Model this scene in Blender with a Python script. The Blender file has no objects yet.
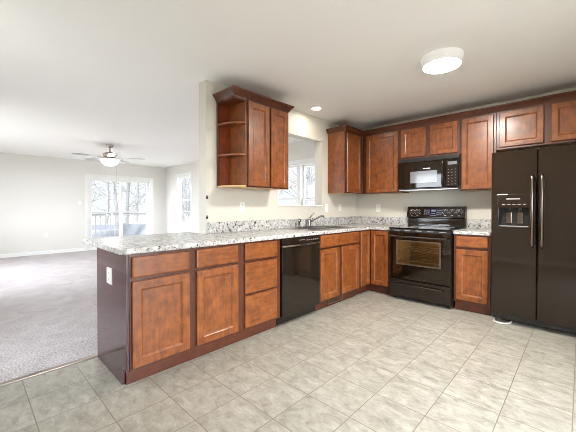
import bpy, bmesh, math, random
from mathutils import Vector, Matrix
random.seed(7)
S = bpy.context.scene
COL = S.collection
PI = math.pi

# ------------------------------------------------------------------ camera, sky, exposure
cd = bpy.data.cameras.new('camera')
cam = bpy.data.objects.new('camera', cd)
COL.objects.link(cam)
cam.location = (2.7529, -4.4594, 1.1800)
cam.rotation_euler = (PI / 2 - 0.010825, 0, 0.753763)
cd.sensor_width = 36.0
cd.lens = 36.0 * 307.644 / 576
cd.shift_x = -4.89 / 576
cd.shift_y = -5.29 / 576
cd.clip_start = 0.05
cd.clip_end = 300
S.camera = cam

SKY_DIM, SKY_BRIGHT = 0.78, 15.0      # hazy overcast sky, made brighter behind the viewer to light the kitchen
LAMP = 270.0
CAN = 95.0
FAN = 26.0
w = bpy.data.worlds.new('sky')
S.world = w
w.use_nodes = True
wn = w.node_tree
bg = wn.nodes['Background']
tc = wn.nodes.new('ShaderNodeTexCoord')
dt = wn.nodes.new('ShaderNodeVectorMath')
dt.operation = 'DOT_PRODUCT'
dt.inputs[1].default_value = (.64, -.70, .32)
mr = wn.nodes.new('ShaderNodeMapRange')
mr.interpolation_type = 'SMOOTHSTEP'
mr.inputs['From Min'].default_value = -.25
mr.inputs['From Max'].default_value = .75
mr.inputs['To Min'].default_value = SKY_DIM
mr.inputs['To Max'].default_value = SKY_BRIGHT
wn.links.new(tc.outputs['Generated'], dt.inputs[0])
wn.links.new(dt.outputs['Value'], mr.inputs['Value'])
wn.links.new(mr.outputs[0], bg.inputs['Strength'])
bg.inputs['Color'].default_value = (.88, .94, 1.0, 1)

vs = S.view_settings
vs.view_transform = 'Standard'
vs.look = 'None'
vs.gamma = 1.0
vs.exposure = 0.53
vs.use_curve_mapping = False
S.cycles.use_denoising = True
S.cycles.filter_width = 0.9
S.cycles.max_bounces = 14
S.cycles.diffuse_bounces = 7
S.cycles.transparent_max_bounces = 16
S.cycles.sample_clamp_indirect = 6.0
S.cycles.caustics_reflective = False
S.cycles.caustics_refractive = False


def portal(loc, rot, sx_, sy_):
    l = bpy.data.lights.new('window_portal', 'AREA')
    l.shape = 'RECTANGLE'
    l.size = sx_
    l.size_y = sy_
    l.cycles.is_portal = True
    o = bpy.data.objects.new('window_portal', l)
    COL.objects.link(o)
    o.location = loc
    o.rotation_euler = rot


# area portals only guide the sky's own light through the openings
portal((-7.28, -1.31, 1.04), (0, -PI / 2, 0), 2.0, 1.75)     # sliding door
portal((-5.89, 0.17, 1.42), (-PI / 2, 0, 0), 0.9, 1.5)       # living side window
portal((-1.28, 0.17, 1.35), (-PI / 2, 0, 0), 1.4, 1.4)       # twin window
portal((-0.40, -5.17, 1.50), (PI / 2, 0, 0), 1.0, 1.3)       # window behind the camera
portal((3.87, -3.2, 1.04), (0, PI / 2, 0), 2.0, 1.75)        # unseen patio door added on the right
portal((-4.2, -5.17, 1.45), (PI / 2, 0, 0), 2.8, 1.4)  # unseen living room window, added for light


# ------------------------------------------------------------------ materials
def new_mat(name):
    m = bpy.data.materials.new(name)
    m.use_nodes = True
    return m, m.node_tree, m.node_tree.nodes['Principled BSDF']


def simple(name, col, rough=0.5, metal=0.0, coat=0.0, spec=0.5, var=0.0, bump=0.0, scale=40, coat_rough=0.05):
    m, t, b = new_mat(name)
    b.inputs['Base Color'].default_value = (*col, 1)
    b.inputs['Roughness'].default_value = rough
    b.inputs['Metallic'].default_value = metal
    b.inputs['Coat Weight'].default_value = coat
    b.inputs['Coat Roughness'].default_value = coat_rough
    b.inputs['Specular IOR Level'].default_value = spec
    c = t.nodes.new('ShaderNodeTexCoord')
    n = t.nodes.new('ShaderNodeTexNoise')
    n.inputs['Scale'].default_value = scale
    n.inputs['Detail'].default_value = 4
    t.links.new(c.outputs['Object'], n.inputs['Vector'])
    if var:
        r = t.nodes.new('ShaderNodeValToRGB')
        r.color_ramp.elements[0].position = 0.3
        r.color_ramp.elements[1].position = 0.7
        r.color_ramp.elements[0].color = (*[x * (1 - var) for x in col], 1)
        r.color_ramp.elements[1].color = (*[min(1, x * (1 + var)) for x in col], 1)
        t.links.new(n.outputs['Fac'], r.inputs[0])
        t.links.new(r.outputs[0], b.inputs['Base Color'])
    if bump:
        bp = t.nodes.new('ShaderNodeBump')
        bp.inputs['Strength'].default_value = bump
        bp.inputs['Distance'].default_value = 0.003
        t.links.new(n.outputs['Fac'], bp.inputs['Height'])
        t.links.new(bp.outputs[0], b.inputs['Normal'])
    return m


def emit(name, col, strength):
    m, t, b = new_mat(name)
    b.inputs['Base Color'].default_value = (0.8, 0.8, 0.8, 1)
    b.inputs['Emission Color'].default_value = (*col, 1)
    b.inputs['Emission Strength'].default_value = strength
    return m


def wood(name, dark, light, grain=(9, 9, 1.3), rough=0.38, coat=0.28, coat_rough=0.2):
    m, t, b = new_mat(name)
    N, L = t.nodes, t.links
    c = N.new('ShaderNodeTexCoord')
    oi = N.new('ShaderNodeObjectInfo')
    mul = N.new('ShaderNodeMath'); mul.operation = 'MULTIPLY'; mul.inputs[1].default_value = 37.0
    L.new(oi.outputs['Random'], mul.inputs[0])
    add = N.new('ShaderNodeVectorMath'); add.operation = 'ADD'
    L.new(c.outputs['Object'], add.inputs[0]); L.new(mul.outputs[0], add.inputs[1])
    mp = N.new('ShaderNodeMapping'); mp.inputs['Scale'].default_value = grain
    L.new(add.outputs[0], mp.inputs['Vector'])
    n1 = N.new('ShaderNodeTexNoise'); n1.inputs['Scale'].default_value = 5.0; n1.inputs['Detail'].default_value = 7
    n1.inputs['Roughness'].default_value = 0.62; n1.inputs['Distortion'].default_value = 0.2
    L.new(mp.outputs[0], n1.inputs['Vector'])
    n2 = N.new('ShaderNodeTexNoise'); n2.inputs['Scale'].default_value = 13.0; n2.inputs['Detail'].default_value = 5
    n2.inputs['Roughness'].default_value = 0.65
    L.new(add.outputs[0], n2.inputs['Vector'])
    mx = N.new('ShaderNodeMix'); mx.data_type = 'FLOAT'; mx.inputs[0].default_value = 0.55
    L.new(n1.outputs['Fac'], mx.inputs[2]); L.new(n2.outputs['Fac'], mx.inputs[3])
    r = N.new('ShaderNodeValToRGB')
    r.color_ramp.elements[0].position = 0.36; r.color_ramp.elements[0].color = (*dark, 1)
    r.color_ramp.elements[1].position = 0.66; r.color_ramp.elements[1].color = (*light, 1)
    L.new(mx.outputs[0], r.inputs[0]); L.new(r.outputs[0], b.inputs['Base Color'])
    b.inputs['Roughness'].default_value = rough
    b.inputs['Coat Weight'].default_value = coat
    b.inputs['Coat Roughness'].default_value = coat_rough
    return m


def granite():
    m, t, b = new_mat('speckled_laminate')
    N, L = t.nodes, t.links
    c = N.new('ShaderNodeTexCoord')

    def noise(s, d, ro, off):
        mp = N.new('ShaderNodeMapping'); mp.inputs['Location'].default_value = (off, off * .7, off * .3)
        L.new(c.outputs['Object'], mp.inputs['Vector'])
        n = N.new('ShaderNodeTexNoise'); n.inputs['Scale'].default_value = s; n.inputs['Detail'].default_value = d
        n.inputs['Roughness'].default_value = ro
        L.new(mp.outputs[0], n.inputs['Vector'])
        return n.outputs['Fac']

    def ramp(src, p0, p1, c0, c1):
        r = N.new('ShaderNodeValToRGB')
        r.color_ramp.elements[0].position = p0; r.color_ramp.elements[1].position = p1
        r.color_ramp.elements[0].color = (*c0, 1); r.color_ramp.elements[1].color = (*c1, 1)
        L.new(src, r.inputs[0])
        return r.outputs[0]

    def mix(a, bb, f):
        x = N.new('ShaderNodeMix'); x.data_type = 'RGBA'
        L.new(f, x.inputs[0])
        for s, v in ((6, a), (7, bb)):
            if isinstance(v, tuple): x.inputs[s].default_value = (*v, 1)
            else: L.new(v, x.inputs[s])
        return x.outputs[2]
    base = ramp(noise(20, 6, .65, 0), .36, .60, (.40, .39, .375), (.62, .615, .605))
    grey = ramp(noise(40, 6, .68, 3), .53, .60, (0, 0, 0), (1, 1, 1))
    base = mix(base, (.27, .255, .245), grey)
    blk = ramp(noise(30, 8, .74, 9), .562, .60, (0, 0, 0), (1, 1, 1))
    base = mix(base, (.035, .03, .03), blk)
    tan = ramp(noise(26, 5, .6, 21), .64, .69, (0, 0, 0), (1, 1, 1))
    base = mix(base, (.30, .235, .18), tan)
    L.new(base, b.inputs['Base Color'])
    b.inputs['Roughness'].default_value = 0.22
    return m


def tiles():
    m, t, b = new_mat('stone_look_tile')
    N, L = t.nodes, t.links
    c = N.new('ShaderNodeTexCoord')
    mp = N.new('ShaderNodeMapping')
    mp.inputs['Location'].default_value = (-1.81 + 12 * .305, 2.99 + 24 * .303, 0)
    L.new(c.outputs['Object'], mp.inputs['Vector'])
    br = N.new('ShaderNodeTexBrick')
    br.offset = 0.0
    br.inputs['Scale'].default_value = 1.0
    br.inputs['Brick Width'].default_value = .305
    br.inputs['Row Height'].default_value = .303
    br.inputs['Mortar Size'].default_value = .0028
    br.inputs['Mortar Smooth'].default_value = .3
    br.inputs['Color1'].default_value = (.0, .0, .0, 1)
    br.inputs['Color2'].default_value = (1, 1, 1, 1)
    L.new(mp.outputs[0], br.inputs['Vector'])
    # each tile shifts the veining so that it breaks at the joints
    sc = N.new('ShaderNodeVectorMath'); sc.operation = 'SCALE'; sc.inputs['Scale'].default_value = 9.0
    L.new(br.outputs['Color'], sc.inputs[0])
    ad = N.new('ShaderNodeVectorMath'); ad.operation = 'ADD'
    L.new(mp.outputs[0], ad.inputs[0]); L.new(sc.outputs[0], ad.inputs[1])
    rot = N.new('ShaderNodeMapping'); rot.inputs['Scale'].default_value = (1.0, 1.7, 1); rot.inputs['Rotation'].default_value = (0, 0, .6)
    L.new(ad.outputs[0], rot.inputs['Vector'])
    n = N.new('ShaderNodeTexNoise'); n.inputs['Scale'].default_value = 9.5; n.inputs['Detail'].default_value = 10
    n.inputs['Roughness'].default_value = .74; n.inputs['Distortion'].default_value = .5
    L.new(rot.outputs[0], n.inputs['Vector'])
    r = N.new('ShaderNodeValToRGB')
    e = r.color_ramp.elements
    e[0].position = .30; e[0].color = (.20, .182, .15, 1)
    e[1].position = .72; e[1].color = (.50, .485, .435, 1)
    x = e.new(.48); x.color = (.325, .308, .262, 1)
    x = e.new(.56); x.color = (.372, .355, .305, 1)
    L.new(n.outputs['Fac'], r.inputs[0])
    mx = N.new('ShaderNodeMix'); mx.data_type = 'RGBA'
    L.new(br.outputs['Fac'], mx.inputs[0])
    L.new(r.outputs[0], mx.inputs[6])
    mx.inputs[7].default_value = (.19, .152, .115, 1)
    L.new(mx.outputs[2], b.inputs['Base Color'])
    b.inputs['Roughness'].default_value = .38
    bp = N.new('ShaderNodeBump'); bp.inputs['Strength'].default_value = .5; bp.inputs['Distance'].default_value = .002
    bp.invert = True
    L.new(br.outputs['Fac'], bp.inputs['Height'])
    L.new(bp.outputs[0], b.inputs['Normal'])
    return m


def carpet_mat():
    m, t, b = new_mat('cut_pile_carpet')
    N, L = t.nodes, t.links
    c = N.new('ShaderNodeTexCoord')
    n1 = N.new('ShaderNodeTexNoise'); n1.inputs['Scale'].default_value = 75; n1.inputs['Detail'].default_value = 3
    n2 = N.new('ShaderNodeTexNoise'); n2.inputs['Scale'].default_value = 3.2; n2.inputs['Detail'].default_value = 5
    n2.inputs['Distortion'].default_value = 1.5
    for n in (n1, n2): L.new(c.outputs['Object'], n.inputs['Vector'])
    mx = N.new('ShaderNodeMix'); mx.data_type = 'FLOAT'; mx.inputs[0].default_value = .26
    L.new(n1.outputs['Fac'], mx.inputs[2]); L.new(n2.outputs['Fac'], mx.inputs[3])
    r = N.new('ShaderNodeValToRGB')
    r.color_ramp.elements[0].position = .36; r.color_ramp.elements[0].color = (.34, .305, .312, 1)
    r.color_ramp.elements[1].position = .64; r.color_ramp.elements[1].color = (.68, .645, .652, 1)
    L.new(mx.outputs[0], r.inputs[0]); L.new(r.outputs[0], b.inputs['Base Color'])
    b.inputs['Roughness'].default_value = .95
    b.inputs['Specular IOR Level'].default_value = .1
    bp = N.new('ShaderNodeBump'); bp.inputs['Strength'].default_value = .8; bp.inputs['Distance'].default_value = .006
    L.new(n1.outputs['Fac'], bp.inputs['Height']); L.new(bp.outputs[0], b.inputs['Normal'])
    return m


def thin_glass(name, tint=(1, 1, 1), refl=1.0):
    m = bpy.data.materials.new(name)
    m.use_nodes = True
    t = m.node_tree
    t.nodes.clear()
    o = t.nodes.new('ShaderNodeOutputMaterial')
    tr = t.nodes.new('ShaderNodeBsdfTransparent'); tr.inputs[0].default_value = (*tint, 1)
    gl = t.nodes.new('ShaderNodeBsdfGlossy'); gl.inputs['Roughness'].default_value = .02
    lw = t.nodes.new('ShaderNodeLayerWeight'); lw.inputs[0].default_value = .5
    pw = t.nodes.new('ShaderNodeMath'); pw.operation = 'POWER'; pw.inputs[1].default_value = 5.0
    t.links.new(lw.outputs['Facing'], pw.inputs[0])
    fr = t.nodes.new('ShaderNodeMath'); fr.operation = 'MULTIPLY_ADD'; fr.inputs[1].default_value = .95; fr.inputs[2].default_value = .042
    t.links.new(pw.outputs[0], fr.inputs[0])
    mx = t.nodes.new('ShaderNodeMixShader')
    t.links.new(fr.outputs[0], mx.inputs[0])
    t.links.new(tr.outputs[0], mx.inputs[1]); t.links.new(gl.outputs[0], mx.inputs[2])
    t.links.new(mx.outputs[0], o.inputs[0])
    return m


M = dict(
    wall=simple('cream_wall_paint', (.635, .605, .54), .65, var=.015, bump=.08, scale=120),
    wall_lit=simple('cream_wall_paint_lit', (.735, .72, .685), .65, var=.012, bump=.08, scale=120),  # same cream paint, lightened to stand in for brighter living room light
    ceiling=simple('white_ceiling_paint', (.90, .895, .88), .8, var=.012, bump=.1, scale=140),
    white=simple('white_trim_paint', (.84, .84, .83), .35),
    plate=simple('white_plastic', (.85, .85, .82), .3),
    slot=simple('dark_slot', (.05, .05, .05), .5),
    wood=wood('cherry_stained_maple', (.115, .028, .006), (.325, .100, .022)),
    wood_h=wood('cherry_stained_maple_crossgrain', (.115, .028, .006), (.325, .100, .022), grain=(1.3, 9, 9)),
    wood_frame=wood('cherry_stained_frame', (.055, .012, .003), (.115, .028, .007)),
    wood_dark=wood('dark_cherry_panel', (.050, .010, .018), (.072, .015, .025), rough=.22, coat=.5, coat_rough=.05),
    wood_toe=wood('dark_cherry_toe', (.075, .018, .008), (.14, .036, .014), grain=(1.3, 9, 9)),
    wood_back=wood('red_cherry_interior', (.17, .030, .008), (.30, .062, .016)),
    maple=simple('pale_maple_underside', (.60, .40, .20), .45, var=.12, scale=18),
    granite=granite(), tile=tiles(), carpet=carpet_mat(),
    black=simple('black_gloss_enamel', (.014, .0095, .0065), .05, spec=.5),
    fridge=simple('black_fridge_enamel', (.015, .0085, .005), .06, spec=.5),
    blackmatte=simple('black_plastic', (.014, .013, .012), .38),
    gap=simple('dark_gap', (.006, .005, .005), .7),
    blackglass=simple('black_ceramic_glass', (.006, .006, .006), .06, spec=.25),
    handle=simple('black_chrome', (.22, .185, .16), .16, metal=1.0),
    handle_dark=simple('dark_metal_handle', (.12, .105, .095), .2, metal=1.0),
    dwbar=simple('warm_steel', (.62, .52, .42), .25, metal=1.0),
    steel=simple('brushed_stainless', (.48, .47, .46), .28, metal=1.0, var=.05, scale=60),
    chrome=simple('chrome', (.34, .34, .35), .12, metal=1.0),
    nickel=simple('brushed_nickel', (.34, .29, .25), .3, metal=1.0),
    mark=simple('light_grey_marking', (.62, .62, .64), .4),
    keymark=simple('dim_key_marking', (.26, .25, .25), .4),
    bluemark=simple('display_marking', (.22, .27, .42), .3),
    mesh=simple('microwave_screen', (.17, .18, .20), .16, coat=.4, var=.08, scale=400),
    grey=simple('grey_metal', (.42, .41, .40), .4, metal=.6),
    oven=simple('oven_enamel', (.34, .25, .14), .4, var=.06),
    oven_glass=thin_glass('tinted_oven_glass', (.80, .76, .70)),
    glass=thin_glass('window_glass'),
    blade=simple('grey_fan_blade', (.42, .41, .41), .45),
    lamp=emit('ceiling_light_diffuser', (1.0, .95, .87), LAMP),
    lamp_rim=emit('glowing_lamp_rim', (1.0, .96, .90), .12),
    can=emit('recessed_lens', (1.0, .93, .82), CAN),
    bowl=emit('fan_light_bowl', (1.0, .96, .90), FAN),
    ovenlamp=emit('oven_bulb', (1.0, .80, .50), 90.0),
    bark=simple('grey_bark', (.075, .075, .074), .9, var=.3, bump=.5, scale=14),
    evergreen=simple('pale_needles', (.16, .22, .16), .8, var=.3, scale=6),
    ground=simple('leaf_litter', (.42, .40, .36), .95, var=.25, scale=3),
    deck=simple('weathered_deck', (.20, .19, .175), .8, var=.12, scale=9),
    rail=simple('weathered_rail', (.13, .125, .12), .75, var=.12, scale=9),
    tarp=simple('blue_tarp', (.060, .065, .076), .5, var=.25, scale=5, bump=.3),
    poolwall=simple('pale_blue_pool_wall', (.16, .18, .22), .5),
    cable=simple('white_cable', (.80, .79, .76), .4),
    rack=simple('oven_rack_wire', (.55, .50, .42), .3, metal=1.0),
)


# ------------------------------------------------------------------ mesh builder
class MB:
    def __init__(self):
        self.bm = bmesh.new()

    def box(self, x0, x1, y0, y1, z0, z1):
        v = [self.bm.verts.new((x, y, z)) for z in (z0, z1) for y in (y0, y1) for x in (x0, x1)]
        for f in ((0, 2, 3, 1), (4, 5, 7, 6), (0, 1, 5, 4), (2, 6, 7, 3), (0, 4, 6, 2), (1, 3, 7, 5)):
            self.bm.faces.new([v[i] for i in f])
        return self

    def prism(self, poly, a0, a1, axis='z'):
        """polygon in the plane across axis, extruded from a0 to a1"""
        def P(u, v_, a):
            return {'z': (u, v_, a), 'x': (a, u, v_), 'y': (u, a, v_)}[axis]
        A = [self.bm.verts.new(P(u, v_, a0)) for u, v_ in poly]
        B = [self.bm.verts.new(P(u, v_, a1)) for u, v_ in poly]
        self.bm.faces.new(A); self.bm.faces.new(B)
        n = len(poly)
        for i in range(n):
            self.bm.faces.new((A[i], A[(i + 1) % n], B[(i + 1) % n], B[i]))
        return self

    def slab(self, us, vs_, w0, w1, axes, hole=lambda u, v: False):
        """slab on a grid us x vs_, thickness w0..w1, with cells left out where hole(mid) is true"""
        def P(u, v, w_):
            return {'xy': (u, v, w_), 'xz': (u, w_, v), 'yz': (w_, u, v)}[axes]
        nu, nv = len(us), len(vs_)
        V = {}

        def vert(i, j, k):
            if (i, j, k) not in V:
                V[(i, j, k)] = self.bm.verts.new(P(us[i], vs_[j], (w0, w1)[k]))
            return V[(i, j, k)]

        def solid(i, j):
            if i < 0 or j < 0 or i >= nu - 1 or j >= nv - 1: return False
            return not hole((us[i] + us[i + 1]) / 2, (vs_[j] + vs_[j + 1]) / 2)
        for i in range(nu - 1):
            for j in range(nv - 1):
                if not solid(i, j): continue
                for k in (0, 1):
                    self.bm.faces.new((vert(i, j, k), vert(i + 1, j, k), vert(i + 1, j + 1, k), vert(i, j + 1, k)))
                for di, dj, a, b_ in ((-1, 0, (i, j), (i, j + 1)), (1, 0, (i + 1, j), (i + 1, j + 1)),
                                      (0, -1, (i, j), (i + 1, j)), (0, 1, (i, j + 1), (i + 1, j + 1))):
                    if not solid(i + di, j + dj):
                        self.bm.faces.new((vert(*a, 0), vert(*b_, 0), vert(*b_, 1), vert(*a, 1)))
        return self

    def tube(self, pts, r, seg=10, cap=True):
        pts = [Vector(p) for p in pts]
        rs = r if isinstance(r, (list, tuple)) else [r] * len(pts)
        prev = None; rings = []
        t0 = (pts[1] - pts[0]).normalized()
        n = t0.orthogonal().normalized()
        for i, p in enumerate(pts):
            t = (pts[min(i + 1, len(pts) - 1)] - pts[max(i - 1, 0)]).normalized()
            n = (n - t * n.dot(t)).normalized()
            b = t.cross(n)
            rings.append([self.bm.verts.new(p + (n * math.cos(2 * PI * k / seg) + b * math.sin(2 * PI * k / seg)) * rs[i]) for k in range(seg)])
        for A, B in zip(rings, rings[1:]):
            for k in range(seg):
                self.bm.faces.new((A[k], A[(k + 1) % seg], B[(k + 1) % seg], B[k]))
        if cap:
            self.bm.faces.new(rings[0]); self.bm.faces.new(rings[-1])
        return self

    def lathe(self, prof, c=(0, 0, 0), seg=32, axis='z'):
        """profile of (radius, height) about an axis through c"""
        def P(r, h, a):
            u, v_ = r * math.cos(a), r * math.sin(a)
            d = {'z': (u, v_, h), 'y': (u, h, v_), 'x': (h, u, v_)}[axis]
            return (c[0] + d[0], c[1] + d[1], c[2] + d[2])
        rings = []
        for r, h in prof:
            if r < 1e-6: rings.append([self.bm.verts.new(P(0, h, 0))])
            else: rings.append([self.bm.verts.new(P(r, h, 2 * PI * k / seg)) for k in range(seg)])
        for A, B in zip(rings, rings[1:]):
            for k in range(seg):
                a, a2, b, b2 = A[k % len(A)], A[(k + 1) % len(A)], B[k % len(B)], B[(k + 1) % len(B)]
                f = []
                for q in (a, a2, b2, b):
                    if q not in f: f.append(q)
                if len(f) >= 3: self.bm.faces.new(f)
        for R in (rings[0], rings[-1]):
            if len(R) > 2: self.bm.faces.new(R)
        return self

    def rings(self, rects, closed_panel=True):
        """nested rectangles (x0,x1,z0,z1,y), bridged; first and last are filled"""
        R = []
        for x0, x1, z0, z1, y in rects:
            R.append([self.bm.verts.new(p) for p in ((x0, y, z0), (x1, y, z0), (x1, y, z1), (x0, y, z1))])
        for A, B in zip(R, R[1:]):
            for k in range(4):
                self.bm.faces.new((A[k], A[(k + 1) % 4], B[(k + 1) % 4], B[k]))
        self.bm.faces.new(R[0]); self.bm.faces.new(R[-1])
        return self

    def door(self, x0, x1, z0, z1, yf, t=.02, fw=.055):
        """recessed-panel door with a beaded inner edge, face at y = yf looking to -y"""
        def q(d, y): return (x0 + d, x1 - d, z0 + d, z1 - d, y)
        return self.rings([q(0, yf + t), q(0, yf + .004), q(.004, yf), q(fw, yf), q(fw + .003, yf + .003), q(fw + .013, yf + .009), q(fw + .014, yf + .012)])

    def front(self, x0, x1, z0, z1, yf, t=.02):
        def q(d, y): return (x0 + d, x1 - d, z0 + d, z1 - d, y)
        return self.rings([q(0, yf + t), q(0, yf + .006), q(.003, yf + .002), q(.010, yf)])

    def sweep(self, path, prof):
        """profile (outward, z) along a 2D path with mitred corners; outward is to the right of travel"""
        n = len(path); R = []
        for i in range(n):
            p = Vector(path[i])
            ds = []
            if i > 0: ds.append((p - Vector(path[i - 1])).normalized())
            if i < n - 1: ds.append((Vector(path[i + 1]) - p).normalized())
            ns = [Vector((d.y, -d.x)) for d in ds]
            m = sum(ns, Vector((0, 0))).normalized()
            m /= m.dot(ns[0])
            R.append([self.bm.verts.new((p.x + m.x * o, p.y + m.y * o, z)) for o, z in prof])
        k = len(prof)
        for A, B in zip(R, R[1:]):
            for j in range(k):
                self.bm.faces.new((A[j], A[(j + 1) % k], B[(j + 1) % k], B[j]))
        self.bm.faces.new(R[0]); self.bm.faces.new(R[-1])
        return self

    def xf(self, mat):
        self.bm.transform(mat)
        return self

    def build(self, name, mat, parent=None, bevel=0.0, smooth=False):
        bmesh.ops.recalc_face_normals(self.bm, faces=self.bm.faces)
        me = bpy.data.meshes.new(name)
        self.bm.to_mesh(me); self.bm.free()
        me.materials.append(mat)
        if smooth:
            for p in me.polygons: p.use_smooth = True
            me.set_sharp_from_angle(angle=math.radians(38))
        o = bpy.data.objects.new(name, me)
        COL.objects.link(o)
        if parent is not None: o.parent = parent
        if bevel:
            b = o.modifiers.new('edge', 'BEVEL'); b.width = bevel; b.segments = 2; b.limit_method = 'ANGLE'; b.angle_limit = .9
        return o


def tag(o, label, cat, group=None, kind=None):
    o['label'] = label; o['category'] = cat
    if group: o['group'] = group
    if kind: o['kind'] = kind
    return o


def thing(name, label, cat, loc=(0, 0, 0), rz=0.0, group=None):
    o = bpy.data.objects.new(name, None)
    COL.objects.link(o)
    o.empty_display_size = .1
    o.location = loc; o.rotation_euler = (0, 0, rz)
    return tag(o, label, cat, group)


def struct(o, label=None):
    o['kind'] = 'structure'
    if label: o['label'] = label
    return o


CEIL = 2.46
# ------------------------------------------------------------------ the shell
struct(MB().box(-.05, 3.7, -5.0, 0, -.12, 0).build('floor', M['tile']), 'beige stone-look square tile floor of the kitchen')
struct(MB().box(-7.1, -.05, -5.0, 0, -.12, 0).build('floor_carpet', M['carpet']), 'pale grey carpet of the living room')
struct(MB().box(-7.3, 3.9, -5.2, .2, CEIL, CEIL + .12).build('ceiling', M['ceiling']), 'white ceiling over kitchen and living room')
struct(MB().box(-.075, -.03, -5.0, -3.756, 0, .007).build('trim_1', M['nickel'], bevel=.003), 'thin strip where carpet meets tile')


def in_rects(rects):
    return lambda u, v: any(a < u < b and c < v < d for a, b, c, d in rects)


def wall(name, us, vs_, w0, w1, axes, rects, label, mat='wall'):
    U_ = sorted(set(us + [r[0] for r in rects] + [r[1] for r in rects]))
    V_ = sorted(set(vs_ + [r[2] for r in rects] + [r[3] for r in rects]))
    return struct(MB().slab(U_, V_, w0, w1, axes, in_rects(rects)).build(name, M[mat]), label)


W1 = (-2.02, -.54, .66, 2.04)        # twin window seen through the pass-through
W2 = (-6.32, -5.46, .68, 2.13)       # living room side window
SL = (-2.16, -.46, 0.0, 2.03)        # sliding door
W3 = (-.90, .10, .85, 2.15)
W4 = (-5.6, -2.8, .75, 2.15)  # unseen living room window, added to even out the light
D2 = (-4.1, -2.3, 0.0, 2.05)  # unseen patio door, added to bring daylight into the kitchen
wall('wall_back', [-.07, 3.9], [0, CEIL], 0, .15, 'xz', [], 'cream back wall behind the range')
wall('wall_rear', [-7.3, -.07], [0, CEIL], 0, .15, 'xz', [W1, W2], 'living room back wall with two windows, cream lightened to stand for daylight', 'wall_lit')
wall('wall_left', [-5.0, 0], [0, CEIL], -7.25, -7.1, 'yz', [SL], 'living room wall with the sliding door, cream lightened to stand for daylight', 'wall_lit')
wall('wall_front', [-7.3, 3.9], [0, CEIL], -5.15, -5.0, 'xz', [W3, W4], 'cream wall behind the viewer')
wall('wall_right', [-5.0, 0], [0, CEIL], 3.7, 3.85, 'yz', [D2], 'cream right kitchen wall')
wall('wall_partition', [-2.8, 0], [0, CEIL], -.135, 0, 'yz', [(-1.792, -.913, 1.215, 2.135)], 'cream sink wall with a pass-through opening')
struct(MB().box(-.145, .012, -1.80, -.905, 1.198, 1.215).build('trim_2', M['white'], bevel=.003), 'white sill of the pass-through')

bb = [(0, 0), (.014, 0), (.014, .075), (.006, .09), (0, .09)]
struct(MB().sweep([(-7.1, -5.0), (-7.1, -2.24)], bb).build('baseboard_left', M['white']))
struct(MB().sweep([(-7.1, -.38), (-7.1, 0), (-.136, 0)], bb).build('baseboard_back', M['white']))
struct(MB().sweep([(3.7, -5.0), (-7.09, -5.0)], bb).build('baseboard_front', M['white']))
struct(MB().sweep([(3.7, 0), (3.7, -2.22)], bb).build('baseboard_right', M['white']))


def window(name, x0, x1, z0, z1, loc, rz, units, label):
    """double-hung window in local coordinates, looking to -y, wall from y=0 to .15"""
    r = bpy.data.objects.new(name, None); COL.objects.link(r)
    r.location = loc; r.rotation_euler = (0, 0, rz); struct(r, label)
    cw = .062
    m = MB().slab([x0 - cw, x0, x1, x1 + cw], [z0 - cw, z0, z1, z1 + cw], -.018, 0, 'xz', in_rects([(x0, x1, z0, z1)]))
    m.box(x0 - cw - .02, x1 + cw + .02, -.045, 0.0, z0 - .022, z0)
    m.build('casing', M['white'], r, bevel=.003)
    uw = (x1 - x0) / units
    us = [x0]; holes = []
    for i in range(units):
        a = x0 + i * uw + (.03 if i == 0 else .04); b = x0 + (i + 1) * uw - (.03 if i == units - 1 else .04)
        us += [a, b]; holes.append((a, b, z0 + .03, z1 - .03))
    us.append(x1)
    MB().slab(us, [z0, z0 + .03, z1 - .03, z1], .0, .13, 'xz', in_rects(holes)).build('window_frame', M['white'], r)
    zm = (z0 + z1) / 2
    for a, b, c, d in holes:
        for (c0, d0, y) in ((c, zm + .018, .045), (zm - .018, d, .08)):
            s = .038
            f = MB().slab([a, a + s, b - s, b], [c0, c0 + s, d0 - s, d0], y, y + .032, 'xz', in_rects([(a + s, b - s, c0 + s, d0 - s)])).build('sash', M['white'], r, bevel=.003)
            MB().box(a + s, b - s, y + .014, y + .018, c0 + s, d0 - s).build('pane', M['glass'], f)
    return r


window('window_1', W1[0], W1[1], W1[2], W1[3], (0, 0, 0), 0, 2, 'white twin window seen through the pass-through')
window('window_2', W2[0], W2[1], W2[2], W2[3], (0, 0, 0), 0, 1, 'white single window beside the sliding door')
window('window_3', -W3[1], -W3[0], W3[2], W3[3], (0, -5.0, 0), PI, 1, 'white window behind the viewer')
window('window_fill', -W4[1], -W4[0], W4[2], W4[3], (0, -5.0, 0), PI, 2, 'unseen white twin window added in the living room front to even out the light')


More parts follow.
